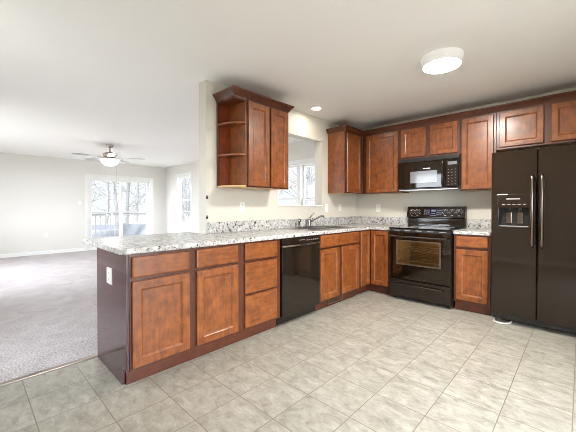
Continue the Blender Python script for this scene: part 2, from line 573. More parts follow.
def slider(name, x0, x1, z1, loc, rz, label):
    r = bpy.data.objects.new(name, None); COL.objects.link(r)
    r.location = loc; r.rotation_euler = (0, 0, rz); struct(r, label)
    cw = .065
    MB().slab([x0 - cw, x0, x1, x1 + cw], [0, z1, z1 + cw], -.018, 0, 'xz', in_rects([(x0, x1, 0, z1)])).build('casing', M['white'], r, bevel=.003)
    MB().slab([x0, x0 + .035, x1 - .035, x1], [0, .03, z1 - .035, z1], 0, .13, 'xz', in_rects([(x0 + .035, x1 - .035, .03, z1 - .035)])).build('door_frame', M['white'], r)
    xm = (x0 + x1) / 2
    for a, b, y in ((x0 + .035, xm + .035, .03), (xm - .035, x1 - .035, .075)):
        s = .065
        f = MB().slab([a, a + s, b - s, b], [.03, .03 + .09, z1 - .035 - s, z1 - .035], y, y + .036, 'xz', in_rects([(a + s, b - s, .12, z1 - .035 - s)])).build('door_panel', M['white'], r, bevel=.003)
        MB().box(a + s, b - s, y + .016, y + .02, .12, z1 - .035 - s).build('pane', M['glass'], f)
    h = MB().tube([(xm - .01, .03, .95), (xm - .01, -.005, .97), (xm - .01, -.005, 1.13), (xm - .01, .03, 1.15)], .008)
    h.build('door_handle', M['white'], r, smooth=True)
    return r


slider('door_1', SL[0], SL[1], SL[3], (-7.1, 0, 0), PI / 2, 'white glass sliding door of the living room')
slider('door_fill', 2.3, 4.1, 2.05, (3.7, 0, 0), -PI / 2, 'unseen white glass patio door added on the right wall for kitchen daylight')


# ------------------------------------------------------------------ cabinets (local frame: back at y=0, front looks to -y)
WALLGAP = .004
FR = -.61                            # face-frame plane of a base cabinet


def sides(mb, wd, dp, z0, z1, t=.016):
    mb.box(0, t, -dp, 0, z0, z1); mb.box(wd - t, wd, -dp, 0, z0, z1)
    mb.box(t, wd - t, -.008, 0, z0, z1)
    mb.box(t, wd - t, -dp, -.008, z0, z0 + t)


def base_cabinet(label, wd, loc, rz, fronts, rails, stiles=None, vent=False, group='base cabinets'):
    """fronts: (kind, x0, x1, z0, z1); rails: heights of the face-frame's cross rails"""
    r = thing('base_cabinet', label, 'cabinet', loc, rz, group)
    m = MB(); sides(m, wd, .59, .105, .876)
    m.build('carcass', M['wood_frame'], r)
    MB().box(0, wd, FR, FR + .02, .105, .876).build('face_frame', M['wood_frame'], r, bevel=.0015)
    MB().box(0, wd, -.553, -.535, 0, .105).build('toe_kick', M['wood_toe'], r)
    for k, x0, x1, z0, z1 in fronts:
        if k == 'door': MB().door(x0, x1, z0, z1, FR - .02).build('door', M['wood'], r)
        else: MB().front(x0, x1, z0, z1, FR - .02).build('drawer_front', M['wood_h'], r)
    if vent:
        a, b_ = vent
        g = MB().slab([a, a + .012, b_ - .012, b_], [.02, .03, .088, .098], -.5585, -.5535, 'xz', in_rects([(a + .012, b_ - .012, .03, .088)]))
        k = a + .02
        while k < b_ - .02:
            g.box(k, k + .005, -.5575, -.5535, .03, .088); k += .016
        g.build('toe_vent', M['nickel'], r)
    return r


R90 = PI / 2
base_cabinet('wooden base cabinet next to the peninsula end, one drawer over one wide door', .457, (WALLGAP, -3.734, 0), R90,
             [('drawer', .012, .415, .718, .855), ('door', .012, .415, .125, .695)], [.706])
base_cabinet('wooden base cabinet with one drawer and one door, second from the peninsula end', .457, (WALLGAP, -3.277, 0), R90,
             [('drawer', .014, .402, .718, .858), ('door', .014, .402, .125, .695)], [.706])
base_cabinet('wooden base cabinet with a stack of three drawers left of the dishwasher', .457, (WALLGAP, -2.82, 0), R90,
             [('drawer', .018, .402, .715, .862), ('drawer', .018, .402, .425, .690), ('drawer', .018, .402, .125, .405)], [.702, .415])
base_cabinet('wooden sink base cabinet with a wide false drawer front over two doors', .838, (WALLGAP, -1.753, 0), R90,
             [('drawer', .008, .826, .722, .860), ('door', .008, .374, .125, .700), ('door', .430, .826, .125, .700)], [.711], stiles=True, vent=(.235, .545))
base_cabinet('narrow wooden base cabinet between the range and the refrigerator', .362, (1.684, -WALLGAP, 0), 0,
             [('drawer', .028, .342, .735, .855), ('door', .028, .342, .135, .705)], [.720])

# corner cabinet with a folding L-shaped door
r = thing('base_cabinet', 'wooden corner base cabinet with a folding two-leaf door left of the range', 'cabinet', (0, 0, 0), 0, 'base cabinets')
g = WALLGAP
MB().prism([(g, -g), (.908, -g), (.908, -.61), (.61, -.61), (.61, -.914), (g, -.914)], .105, .876).build('carcass', M['wood_frame'], r)
MB().prism([(g, -g), (.908, -g), (.908, -.535), (.535, -.535), (.535, -.914), (g, -.914)], 0, .105).build('toe_kick', M['wood_toe'], r)
TF = Matrix.Rotation(R90, 4, 'Z')
MB().door(-.866, -.634, .125, .858, -.630, fw=.05).xf(TF).build('door', M['wood'], r)
MB().door(.634, .886, .125, .858, -.630, fw=.05).build('door', M['wood'], r)

# peninsula end and back panels
r = thing('end_panel', 'dark glossy wooden end panel closing the peninsula', 'panel', (0, -3.754, 0))
MB().prism([(0, 0), (.535, 0), (.535, .105), (.61, .105), (.61, .876), (0, .876)], 0, .019, 'y').build('panel_board', M['wood_dark'], r, bevel=.001)
tag(MB().box(-.022, -.0005, -3.754, -2.802, 0, .876).build('back_panel', M['wood_dark'], bevel=.001), 'dark wooden back panel of the peninsula facing the living room', 'panel')

# ------------------------------------------------------------------ countertops
CT0, CT1 = .876, .914
r = thing('countertop', 'speckled grey laminate countertop running from peninsula to range with the sink cut in', 'countertop', (0, 0, CT0))
m = MB()
poly = [(-.35, -2.803), (-.35, -3.765), (-.335, -3.777)]
rc = .045
for k in range(7):
    a = -PI / 2 + k * PI / 12
    poly.append((.637 - rc + rc * math.cos(a), -3.79 + rc + rc * math.sin(a)))
poly.append((.637, -2.803))
m.prism(poly, CT0, CT1)
SK = (.085, .545, -1.72, -.95)
m.slab([.002, SK[0], SK[1], .637, .910], [-2.803, SK[2], SK[3], -.637, -.002], CT0, CT1, 'xy',
       lambda u, v: (SK[0] < u < SK[1] and SK[2] < v < SK[3]) or (u > .637 and v < -.637))
ct = m.build('counter_slab', M['granite'], r, bevel=.006)
b = MB().box(.002, .021, -2.80, -.021, CT1, 1.032).build('backsplash', M['granite'], r, bevel=.004)
b = MB().box(.002, .910, -.021, -.002, CT1, 1.032).build('backsplash', M['granite'], r, bevel=.004)
for o in (ct,) + tuple(x for x in r.children if x.name.startswith('backsplash')):
    o.location.z = -CT0
r = thing('countertop', 'short speckled laminate countertop between the range and the refrigerator', 'countertop', (1.68, 0, CT0))
MB().box(0, .366, -.637, -.002, 0, .038).build('counter_slab', M['granite'], r, bevel=.006)
MB().box(0, .366, -.021, -.002, .038, .156).build('backsplash', M['granite'], r, bevel=.004)

# ------------------------------------------------------------------ sink and faucet
r = thing('kitchen_sink', 'stainless steel double bowl sink set into the speckled counter', 'sink', (.315, -1.335, CT1))
a, b_ = .255, .415          # half sizes
m = MB().slab([-a, -.205, .205, a], [-b_, -.37, -.015, .015, .37, b_], 0.0005, .008, 'xy', in_rects([(-.205, .205, -.37, -.015), (-.205, .205, .015, .37)]))
m.build('rim', M['steel'], r, bevel=.003)
for y0, y1 in ((-.37, -.015), (.015, .37)):
    m = MB(); x0, x1 = -.205, .205; d = -.17; t = .006
    m.box(x0, x1, y0, y1, d - t, d)
    m.box(x0, x0 + t, y0, y1, d, .001); m.box(x1 - t, x1, y0, y1, d, .001)
    m.box(x0 + t, x1 - t, y0, y0 + t, d, .001); m.box(x0 + t, x1 - t, y1 - t, y1, d, .001)
    bw = m.build('basin', M['steel'], r)
    MB().lathe([(0, d + .004), (.03, d + .004), (.042, d + .0015), (.042, d)], (0, (y0 + y1) / 2, 0), 20).build('drain', M['chrome'], bw, smooth=True)
r = thing('faucet', 'chrome single-lever faucet behind the sink', 'faucet', (.088, -1.30, .9225))
MB().prism([(-.028, -.10), (.028, -.10), (.028, .10), (-.028, .10)], 0, .008).build('deck_plate', M['chrome'], r, bevel=.006)
MB().lathe([(.027, .008), (.024, .02), (.022, .085), (.018, .10), (0, .104)], (0, 0, 0), 20).build('body', M['chrome'], r, smooth=True)
MB().tube([(.0, 0, .055), (.05, .012, .082), (.11, .03, .118), (.165, .045, .142), (.195, .052, .143), (.205, .054, .126)], [.013, .012, .011, .011, .011, .012], 14).build('spout', M['chrome'], r, smooth=True)
MB().tube([(0, 0, .10), (.01, .005, .125), (.035, .03, .165), (.05, .05, .185)], [.013, .009, .007, .009], 12).build('lever', M['chrome'], r, smooth=True)
r = thing('side_sprayer', 'small chrome side sprayer standing left of the faucet', 'sprayer', (.088, -1.50, .9225))
MB().lathe([(.024, 0), (.022, .008), (.013, .016), (.012, .05), (.017, .075), (.018, .10), (.012, .112), (0, .114)], (0, 0, 0), 18).build('spray_head', M['chrome'], r, smooth=True)
MB().box(.008, .024, -.005, .005, .068, .10).build('trigger', M['blackmatte'], r, bevel=.002)

# ------------------------------------------------------------------ wall cabinets
UB, UT = 1.384, 2.268


def upper_cabinet(label, wd, loc, rz, doors, z0=UB, z1=UT, side_mat='wood'):
    r = thing('wall_cabinet', label, 'cabinet', (loc[0], loc[1], z0), rz, 'wall cabinets')
    h = z1 - z0
    MB().box(0, wd, -.285, 0, .004, h).build('carcass', M[side_mat], r)
    MB().box(.002, wd - .002, -.284, -.002, 0, .004).build('bottom_panel', M['maple'], r)
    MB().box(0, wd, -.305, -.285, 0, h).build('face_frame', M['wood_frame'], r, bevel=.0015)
    for x0, x1, a_, b2 in doors:
        MB().door(x0, x1, a_ - z0, b2 - z0, -.325, fw=.052).build('door', M['wood'], r)
    return r


upper_cabinet('two-door wooden wall cabinet above the counter beside the pass-through', .60, (WALLGAP, -2.53, 0), R90,
              [(.012, .292, 1.398, 2.242), (.317, .580, 1.398, 2.242)])
upper_cabinet('narrow wooden wall cabinet on the sink wall right of the pass-through', .452, (WALLGAP, -.774, 0), R90, [(.03, .40, 1.398, 2.242)])
upper_cabinet('wide single-door wooden wall cabinet in the corner left of the microwave', .59, (.315, -WALLGAP, 0), 0, [(.067, .561, 1.398, 2.242)])
upper_cabinet('short two-door wooden wall cabinet over the microwave', .757, (.907, -WALLGAP, 0), 0,
              [(.017, .349, 1.858, 2.242), (.406, .732, 1.858, 2.242)], z0=1.834)
upper_cabinet('tall single-door wooden wall cabinet between the microwave and the refrigerator', .371, (1.666, -WALLGAP, 0), 0, [(.019, .346, 1.398, 2.242)])
upper_cabinet('short two-door wooden wall cabinet over the refrigerator', .92, (2.039, -WALLGAP, 0), 0,
              [(.032, .419, 1.858, 2.242), (.479, .866, 1.858, 2.242)], z0=1.834)

# open end-shelf unit
r = thing('corner_shelf', 'open wooden end shelf unit with two rounded shelves on the wall cabinet side', 'shelf', (WALLGAP, -2.68, UB))
MB().box(0, .012, 0, .149, .0, UT - UB).build('back_panel', M['wood_back'], r)


def quarter(mb, z0, z1, d=.300, wd=.149, square=False):
    if square: pl = [(.012, .0), (d, .0), (d, wd), (.012, wd)]
    else:
        pl = [(.012, wd), (.012, .0)]
        for k in range(0, 9):
            a_ = PI / 2 * k / 8
            pl.append((.012 + .05 + (d - .062) * math.sin(a_), wd * (1 - math.cos(a_))))
    return mb.prism(pl, z0, z1)


quarter(MB(), 0, .018).build('bottom_shelf', M['maple'], r, bevel=.003)
quarter(MB(), .315, .333).build('shelf', M['wood'], r, bevel=.003)
quarter(MB(), .632, .650).build('shelf', M['wood'], r, bevel=.003)
quarter(MB(), UT - UB - .028, UT - UB - .008, square=True).build('top_panel', M['wood_frame'], r)
MB().box(.012, .301, .1405, .149, .018, UT - UB - .02).build('side_panel', M['wood'], r)
MB().box(.012, .024, 0, .020, .018, UT - UB - .02).build('edge_stile', M['wood_frame'], r)

cp = [(.002, 2.262), (.006, 2.262), (.010, 2.272), (.026, 2.296), (.040, 2.312), (.046, 2.316), (.046, 2.330), (.002, 2.330)]
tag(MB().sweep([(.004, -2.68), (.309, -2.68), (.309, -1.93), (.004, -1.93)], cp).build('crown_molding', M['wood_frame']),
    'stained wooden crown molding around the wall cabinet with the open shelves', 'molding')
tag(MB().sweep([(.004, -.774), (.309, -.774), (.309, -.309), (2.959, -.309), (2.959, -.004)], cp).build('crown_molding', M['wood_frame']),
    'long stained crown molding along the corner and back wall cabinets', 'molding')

# ------------------------------------------------------------------ dishwasher (local frame rotated like the sink-wall cabinets)
r = thing('dishwasher', 'black built-in dishwasher between the drawers and the sink cabinet', 'dishwasher', (.01, -2.359, 0), R90)
MB().box(.012, .592, -.59, 0, .10, .868).build('tub', M['gap'], r)
MB().rings([(.008, .596, .105, .782, -.59), (.008, .596, .105, .782, -.618), (.014, .590, .109, .778, -.626)]).build('door', M['black'], r, bevel=.002)
cpn = MB().rings([(.008, .596, .806, .866, -.59), (.008, .596, .806, .866, -.622), (.012, .592, .810, .862, -.630)]).build('control_panel', M['black'], r, bevel=.002)
for k in range(6):
    MB().box(.36 + k * .036, .376 + k * .036, -.6312, -.6298, .832, .842).build('button', M['keymark'], cpn)
MB().box(.25, .33, -.6312, -.6298, .840, .846).build('status_strip', M['keymark'], cpn)
MB().box(.008, .596, -.61, -.59, .782, .806).build('handle_recess', M['gap'], r)
m = MB()
hp = [(.012 + .58 * k / 12, -.622 - .016 * math.sin(PI * k / 12), .794) for k in range(13)]
m.tube(hp, .008, 10)
m.build('handle', M['dwbar'], r, smooth=True)
MB().box(.250, .345, -.648, -.625, .783, .805).build('latch', M['blackmatte'], r, bevel=.003)
MB().box(.008, .596, -.553, -.535, .012, .10).build('toe_panel', M['black'], r, bevel=.002)
for x in (.035, .57):
    MB().lathe([(.016, 0), (.016, .006), (.006, .008), (.006, .10)], (x, -.50, 0), 12).build('foot', M['grey'], r)

# ------------------------------------------------------------------ range
RW = .754
r = thing('range', 'black freestanding electric range with a glass cooktop and tall control panel', 'stove', (.918, -.012, 0))
m = MB()
m.box(0, .018, -.625, 0, .03, .905); m.box(RW - .018, RW, -.625, 0, .03, .905)
m.box(.018, RW - .018, -.012, 0, .03, .905); m.box(.018, RW - .018, -.60, -.012, .03, .05)
m.build('body', M['black'], r)
for x in (.05, RW - .05):
    for y in (-.58, -.06):
        MB().lathe([(.018, 0), (.018, .012), (.008, .016), (.008, .03)], (x, y, 0), 12).build('foot', M['blackmatte'], r)
ckt = MB().box(-.001, RW + .001, -.655, -.06, .905, .922).build('cooktop', M['blackglass'], r, bevel=.004)
for cx_, cy_, rr in ((.19, -.48, .105), (.56, -.48, .085), (.19, -.22, .085), (.56, -.22, .105)):
    m = MB().lathe([(rr - .003, .9222), (rr, .9222), (rr, .9226), (rr - .003, .9226)], (cx_, cy_, 0), 40)
    m.build('burner_ring', M['grey'], ckt)
# backguard: lower riser and tilted console
MB().prism([(-.060, .906), (-.055, 1.04), (-.004, 1.04), (-.004, .906)], 0.004, RW - .004, 'x').build('backguard', M['blackmatte'], r, bevel=.003)
con = MB().prism([(-.105, 1.045), (-.098, 1.058), (-.068, 1.185), (-.055, 1.192), (-.004, 1.192), (-.004, 1.03), (-.06, 1.03)], 0, RW, 'x').build('console', M['black'], r, bevel=.004)
MB().box(.012, RW - .012, -.064, -.058, .925, 1.025).build('backguard_trim', M['black'], r)
tilt = Matrix.Translation((0, -.086, 1.112)) @ Matrix.Rotation(-math.atan2(.030, .127), 4, 'X')
for kx in (.075, .150, .515, .600, .685):
    kb = MB().lathe([(.026, 0.002), (.026, -.005), (.021, -.007), (.018, -.024), (.0, -.026)], (kx, 0, .008), 22, 'y').xf(tilt).build('knob', M['blackmatte'], r, smooth=True)
    m = MB().box(kx - .0025, kx + .0025, -.0275, -.0245, .010, .025)
    m.xf(tilt).build('pointer', M['mark'], kb)
for kx in (.075, .150, .515, .600, .685):
    m = MB()
    for k in range(9):
        a_ = PI * (-.25 + 1.5 * k / 8)
        px, pz = kx + .035 * math.cos(a_), .008 + .035 * math.sin(a_)
        m.box(px - .0035, px + .0035, -.0022, .001, pz - .0028, pz + .0028)
    m.xf(tilt).build('dial_marking', M['mark'], con)
    MB().box(kx - .012, kx + .012, -.0022, .001, -.046, -.040).xf(tilt).build('knob_label', M['mark'], con)
m = MB()
for i in range(3):
    for j in range(3):
        m.box(.240 + i * .028, .258 + i * .028, -.0022, .001, -.028 + j * .027, -.018 + j * .027)
        m.box(.405 + i * .024, .420 + i * .024, -.0022, .001, -.028 + j * .027, -.019 + j * .027)
m.box(.335, .390, -.0022, .001, .012, .036)
m.box(.340, .385, -.0022, .001, -.020, -.013)
m.box(.325, .400, -.0022, .001, -.044, -.038)
m.xf(tilt).build('clock_display', M['bluemark'], con)
# oven door with window, handle, cavity
dz0, dz1 = .272, .868
wx0, wx1, wz0, wz1 = .095, .640, .455, .765
dr = MB().slab([.006, wx0, wx1, RW - .006], [dz0, wz0, wz1, dz1], -.652, -.632, 'xz', in_rects([(wx0, wx1, wz0, wz1)])).build('oven_door', M['black'], r, bevel=.003)
MB().box(.010, RW - .010, -.6545, -.6522, dz0 + .004, dz1 - .004).build('door_glass', M['oven_glass'], dr)
m = MB().slab([wx0, wx0 + .018, wx1 - .018, wx1], [wz0, wz0 + .014, wz1 - .014, wz1], -.6518, -.645, 'xz', in_rects([(wx0 + .018, wx1 - .018, wz0 + .014, wz1 - .014)]))
m.build('window_trim', M['grey'], dr)
m = MB()
m.tube([(.045, -.700, .815), (.20, -.704, .815), (.377, -.706, .815), (.554, -.704, .815), (RW - .045, -.700, .815)], .011, 14)
for x in (.045, RW - .045):
    m.box(x - .013, x + .013, -.700, -.654, .803, .827)
m.build('handle', M['handle_dark'], dr, smooth=True)
vt = MB().box(.006, RW - .006, -.640, -.625, .872, .903).build('vent_trim', M['blackmatte'], r, bevel=.002)
for x in (.06, .20, .34, .48, .62):
    MB().box(x, x + .075, -.642, -.6395, .884, .892).build('vent_slot', M['grey'], vt)
m = MB(); c0, c1, e0, e1, yb = .06, RW - .06, .33, .83, -.12
m.box(c0 - .01, c0, -.628, yb, e0, e1); m.box(c1, c1 + .01, -.628, yb, e0, e1)
m.box(c0 - .01, c1 + .01, yb, yb + .01, e0, e1)
m.box(c0 - .01, c1 + .01, -.628, yb, e0 - .01, e0); m.box(c0 - .01, c1 + .01, -.628, yb, e1, e1 + .01)
cav = m.build('oven_cavity', M['oven'], r)
for z in (.50, .63):
    m = MB()
    for k in range(9):
        x = c0 + .01 + (c1 - c0 - .02) * k / 8
        m.tube([(x, -.60, z), (x, yb - .01, z)], .0028, 6)
    for y in (-.60, -.36, yb - .01):
        m.tube([(c0, y, z), (c1, y, z)], .004, 6)
    m.build('oven_rack', M['rack'], cav)
MB().lathe([(0, .032), (.02, .025), (.028, 0), (.02, -.025), (0, -.032)], (c1 - .06, yb - .04, e1 - .06), 14).build('oven_bulb', M['ovenlamp'], cav, smooth=True)
dw_ = MB().rings([(.006, RW - .006, .045, .262, -.625), (.006, RW - .006, .045, .262, -.650), (.012, RW - .012, .051, .256, -.657)]).build('storage_drawer', M['black'], r, bevel=.002)
m = MB()
m.tube([(.075, -.657, .205), (.085, -.682, .210), (.20, -.686, .212), (.377, -.688, .212), (.554, -.686, .212), (RW - .085, -.682, .210), (RW - .075, -.657, .205)], .008, 12)
m.build('handle', M['handle_dark'], dw_, smooth=True)

# ------------------------------------------------------------------ over-the-range microwave
r = thing('microwave', 'black over-the-range microwave hung under the short cabinet', 'microwave', (.915, -.008, 1.405))
MW, MH = .757, .424
MB().box(0, MW, -.345, 0, .012, MH).build('body', M['blackmatte'], r, bevel=.002)
MB().box(.01, MW - .01, -.365, -.01, .0, .012).build('underside_plate', M['steel'], r)
dd = MB().rings([(.002, .605, .028, MH - .05, -.345), (.002, .605, .028, MH - .05, -.367), (.010, .598, .036, MH - .058, -.374)]).build('door', M['black'], r, bevel=.002)
MB().box(.165, .505, -.3765, -.3735, .095, .248).build('window_screen', M['mesh'], dd, bevel=.001)
MB().box(.330, .420, -.3762, -.3735, .272, .284).build('badge', M['mark'], dd)
m = MB()
m.tube([(.575, -.374, .040), (.575, -.402, .060), (.575, -.414, .20), (.575, -.402, .340), (.575, -.374, .360)], [.009, .012, .012, .012, .009], 12)
m.build('handle', M['black'], dd, smooth=True)
vg = MB().box(.002, MW - .002, -.372, -.345, MH - .048, MH - .002).build('vent_grille', M['blackmatte'], r, bevel=.003)
m = MB()
for k in range(3):
    m.box(.02, MW - .02, -.3735, -.371, MH - .042 + k * .012, MH - .038 + k * .012)
m.build('vent_louver', M['gap'], vg)
kp = MB().rings([(.609, MW - .002, .028, MH - .05, -.345), (.609, MW - .002, .028, MH - .05, -.367), (.615, MW - .008, .034, MH - .056, -.374)]).build('control_panel', M['black'], r, bevel=.002)
for i in range(3):
    for j in range(6):
        MB().box(.632 + i * .038, .646 + i * .038, -.3756, -.3738, .058 + j * .036, .064 + j * .036).build('key', M['keymark'], kp)
MB().box(.630, .735, -.3756, -.3738, .300, .340).build('display', M['mesh'], kp)
MB().box(.002, MW - .002, -.372, -.345, .010, .026).build('bottom_lip', M['blackmatte'], r)

# ------------------------------------------------------------------ refrigerator
r = thing('refrigerator', 'large black side-by-side refrigerator with an ice and water dispenser', 'refrigerator', (2.067, -.04, 0))
FW = .91
MB().box(.006, FW - .006, -.63, 0, .03, 1.735).build('cabinet_body', M['blackmatte'], r, bevel=.004)
DY = -.695


def fridge_door(x0, x1, z0, z1, hole=None):
    if hole:
        hx0, hx1, hz0, hz1 = hole
        return MB().slab([x0, hx0, hx1, x1], [z0, hz0, hz1, z1], DY, -.635, 'xz', in_rects([hole]))
    return MB().box(x0, x1, DY, -.635, z0, z1)


d1 = fridge_door(.004, .374, .095, 1.742, (.068, .314, .985, 1.175)).build('freezer_door', M['fridge'], r, bevel=.009)
d2 = fridge_door(.381, FW - .004, .095, 1.742).build('fridge_door', M['fridge'], r, bevel=.009)
MB().box(.374, .381, -.66, -.63, .095, 1.742).build('door_gasket', M['gap'], r)
# dispenser
fr = MB().slab([.055, .068, .314, .327], [.972, .985, 1.175, 1.310], DY - .006, DY + .002, 'xz', in_rects([(.068, .314, .985, 1.175)])).build('dispenser_frame', M['fridge'], d1, bevel=.003)
m = MB().box(.068, .314, -.642, -.637, .985, 1.175)
m.build('dispenser_recess', M['gap'], d1)
MB().box(.075, .307, -.69, -.645, .988, .996).build('drip_tray', M['grey'], d1)
for x in (.125, .215):
    MB().prism([(-.648, 1.02), (-.664, 1.02), (-.654, 1.13), (-.645, 1.13)], x, x + .048, 'x').build('paddle', M['handle'], d1, bevel=.002)
for x in (.149, .239):
    MB().lathe([(.016, 1.175), (.014, 1.15), (.010, 1.14), (0, 1.14)], (x, -.662, 0), 14).build('spout', M['blackmatte'], d1, smooth=True)
m = MB()
for k in range(5):
    m.box(.10 + k * .042, .125 + k * .042, DY - .0075, DY - .0055, 1.205, 1.213)
m.box(.135, .245, DY - .0075, DY - .0055, 1.258, 1.272)
m.build('dispenser_marking', M['keymark'], d1)


def bar_handle(x, parent):
    m = MB()
    m.tube([(x, DY + .002, .80), (x, DY - .035, .815), (x, DY - .052, .86), (x, DY - .056, 1.14), (x, DY - .052, 1.42), (x, DY - .035, 1.47), (x, DY + .002, 1.485)],
           [.012, .0125, .0125, .0125, .0125, .0125, .012], 14)
    m.build('handle', M['handle'], parent, smooth=True)


bar_handle(.342, d1); bar_handle(.415, d2)
MB().box(.02, FW - .02, -.62, -.60, .035, .09).build('kick_grille', M['gap'], r)
for x in (.42, .46, .62, .78):
    MB().box(x, x + .022, -.628, -.62, .045, .08).build('grille_bracket', M['grey'], r)
for x in (.06, FW - .06):
    for y in (-.57, -.08):
        MB().lathe([(.025, -.014), (.025, .014)], (x, y, .025), 16, 'x').build('roller', M['grey'], r)
tag(MB().tube([(2.095, -.56, .012), (2.085, -.66, .011), (2.10, -.735, .010), (2.15, -.765, .010), (2.205, -.745, .010), (2.235, -.69, .010), (2.235, -.58, .012)], .007, 10).build('water_line', M['cable'], smooth=True),
    'white water line loop on the floor under the refrigerator corner', 'hose')

# ------------------------------------------------------------------ lamps
r = thing('ceiling_light', 'round white flush-mount ceiling light glowing over the kitchen floor', 'lamp', (1.872, -1.665, CEIL))
MB().lathe([(.168, 0), (.168, -.014), (.160, -.045), (.150, -.072), (.143, -.074), (.143, -.068), (0, -.068)], (0, 0, 0), 48).build('rim', M['lamp_rim'], r, smooth=True)
MB().lathe([(.142, -.0685), (.142, -.075), (.125, -.080), (.06, -.084), (0, -.085)], (0, 0, 0), 48).build('diffuser', M['lamp'], r, smooth=True)
r = thing('recessed_light', 'small round recessed downlight in the ceiling above the pass-through', 'lamp', (.25, -1.348, CEIL))
MB().lathe([(.075, 0), (.075, -.004), (.070, -.009), (.055, -.009), (.055, 0)], (0, 0, 0), 32).build('trim_ring', M['white'], r, smooth=True)
MB().lathe([(.0545, -.001), (.0545, -.005), (0, -.0065)], (0, 0, 0), 32).build('lens', M['can'], r, smooth=True)

r = thing('ceiling_fan', 'ceiling fan with five grey blades and a lit glass bowl in the living room', 'fan', (-4.31, -2.42, CEIL))
MB().lathe([(.068, 0), (.068, -.012), (.055, -.05), (.028, -.062), (0, -.062)], (0, 0, 0), 28).build('canopy', M['nickel'], r, smooth=True)
MB().tube([(0, 0, -.05), (0, 0, -.17)], .014, 14).build('downrod', M['nickel'], r, smooth=True)
MB().lathe([(.03, -.145), (.075, -.160), (.115, -.180), (.122, -.215), (.11, -.245), (.075, -.262), (.06, -.285), (0, -.285)], (0, 0, 0), 32).build('motor', M['nickel'], r, smooth=True)
MB().lathe([(.150, -.298), (.160, -.302), (.165, -.315), (.158, -.345), (.13, -.385), (.08, -.415), (.02, -.43), (0, -.431)], (0, 0, 0), 32).build('light_bowl', M['bowl'], r, smooth=True)
MB().lathe([(.06, -.283), (.16, -.290), (.168, -.300), (.0, -.300)], (0, 0, 0), 32).build('bowl_fitter', M['nickel'], r, smooth=True)
MB().lathe([(.012, -.428), (.014, -.44), (.006, -.455), (0, -.457)], (0, 0, 0), 12).build('finial', M['nickel'], r, smooth=True)
for k in range(5):
    a_ = math.radians(60 + 72 * k)
    RM = Matrix.Rotation(a_, 4, 'Z')
    pitch = Matrix.Translation((0, 0, -.262)) @ Matrix.Rotation(math.radians(3), 4, 'X')
    pl = [(.17, -.05), (.20, -.058), (.58, -.070), (.63, -.062), (.66, -.03), (.66, .03), (.63, .062), (.58, .070), (.20, .058), (.17, .05)]
    bl = MB().prism(pl, -.004, .004).xf(RM @ pitch).build('blade', M['blade'], r, bevel=.001)
    MB().prism([(.085, -.018), (.15, -.014), (.22, -.035), (.235, 0), (.22, .035), (.15, .014), (.085, .018)], -.011, -.0045).xf(RM @ pitch).build('blade_iron', M['nickel'], bl)
for dx, dy, z in ((.05, .06, -.73), (-.06, -.03, -.76)):
    m = MB().tube([(dx * 1.6, dy * 1.6, -.27), (dx * 1.6, dy * 1.6, z)], .0018, 6)
    m.lathe([(0, z - .03), (.009, z - .022), (.009, z - .008), (.003, z)], (dx * 1.6, dy * 1.6, 0), 10)
    m.build('pull_chain', M['nickel'], r, smooth=True)


# ------------------------------------------------------------------ plates on the walls
def plate(name, label, cat, loc, rz, kind, wd=.072):
    r = thing(name, label, cat, loc, rz, 'wall plates')
    MB().rings([(-wd / 2, wd / 2, -.058, .058, 0), (-wd / 2, wd / 2, -.058, .058, -.003), (-wd / 2 + .003, wd / 2 - .003, -.055, .055, -.006)]).build('cover_plate', M['plate'], r)
    if kind == 'outlet':
        for z in (-.022, .022):
            f = MB().lathe([(.016, -.0055), (.016, -.0085), (0, -.0085)], (0, 0, z), 18, 'y').build('socket', M['plate'], r)
            m = MB()
            for x in (-.006, .006): m.box(x - .0012, x + .0012, -.009, -.0084, z - .002, z + .007)
            m.box(-.002, .002, -.009, -.0084, z - .010, z - .006)
            m.build('socket_slot', M['slot'], f)
    else:
        n = 2 if wd > .1 else 1
        for k in range(n):
            x = 0 if n == 1 else -.023 + .046 * k
            MB().prism([(-.006, -.033), (-.008, -.033), (-.011, .033), (-.006, .033)], x - .0165, x + .0165, 'x').build('rocker', M['plate'], r)


plate('wall_outlet', 'white outlet plate on the sink wall under the cabinet with open shelves', 'outlet', (0, -2.35, 1.185), R90, 'outlet')
plate('light_switch', 'white switch plate on the sink wall just right of the pass-through', 'switch', (0, -.80, 1.170), R90, 'switch')
plate('wall_outlet', 'white outlet plate in the shade under the narrow corner wall cabinet', 'outlet', (0, -.45, 1.180), R90, 'outlet')
plate('wall_outlet', 'white outlet plate on the back wall between corner and range', 'outlet', (.415, 0, 1.170), 0, 'outlet')
plate('wall_outlet', 'white outlet plate on the dark peninsula end panel', 'outlet', (.292, -3.754, .69), 0, 'outlet', wd=.11)
plate('light_switch', 'white switch plate beside the sliding door at shoulder height', 'switch', (-7.1, -2.345, 1.30), R90, 'switch')
plate('wall_outlet', 'white outlet plate low on the living room wall above the baseboard', 'outlet', (-7.1, -3.07, .48), R90, 'outlet')


def hook(label, z):
    r = thing('wall_hook', label, 'hook', (0, -2.792, z), R90, 'hooks on the wall end')
    MB().prism([(-.012, -.018), (.012, -.018), (.004, .018), (-.004, .018)], -.004, 0, 'y').build('hook_plate', M['gap'], r)
    MB().tube([(0, -.003, -.008), (0, -.014, -.012), (0, -.018, -.004), (0, -.017, .004)], .004, 8).build('hook_arm', M['gap'], r, smooth=True)


hook('upper small black hook on the corner where the sink wall ends', 1.284)
hook('lower small black hook on the wall corner just above the counter', 1.083)

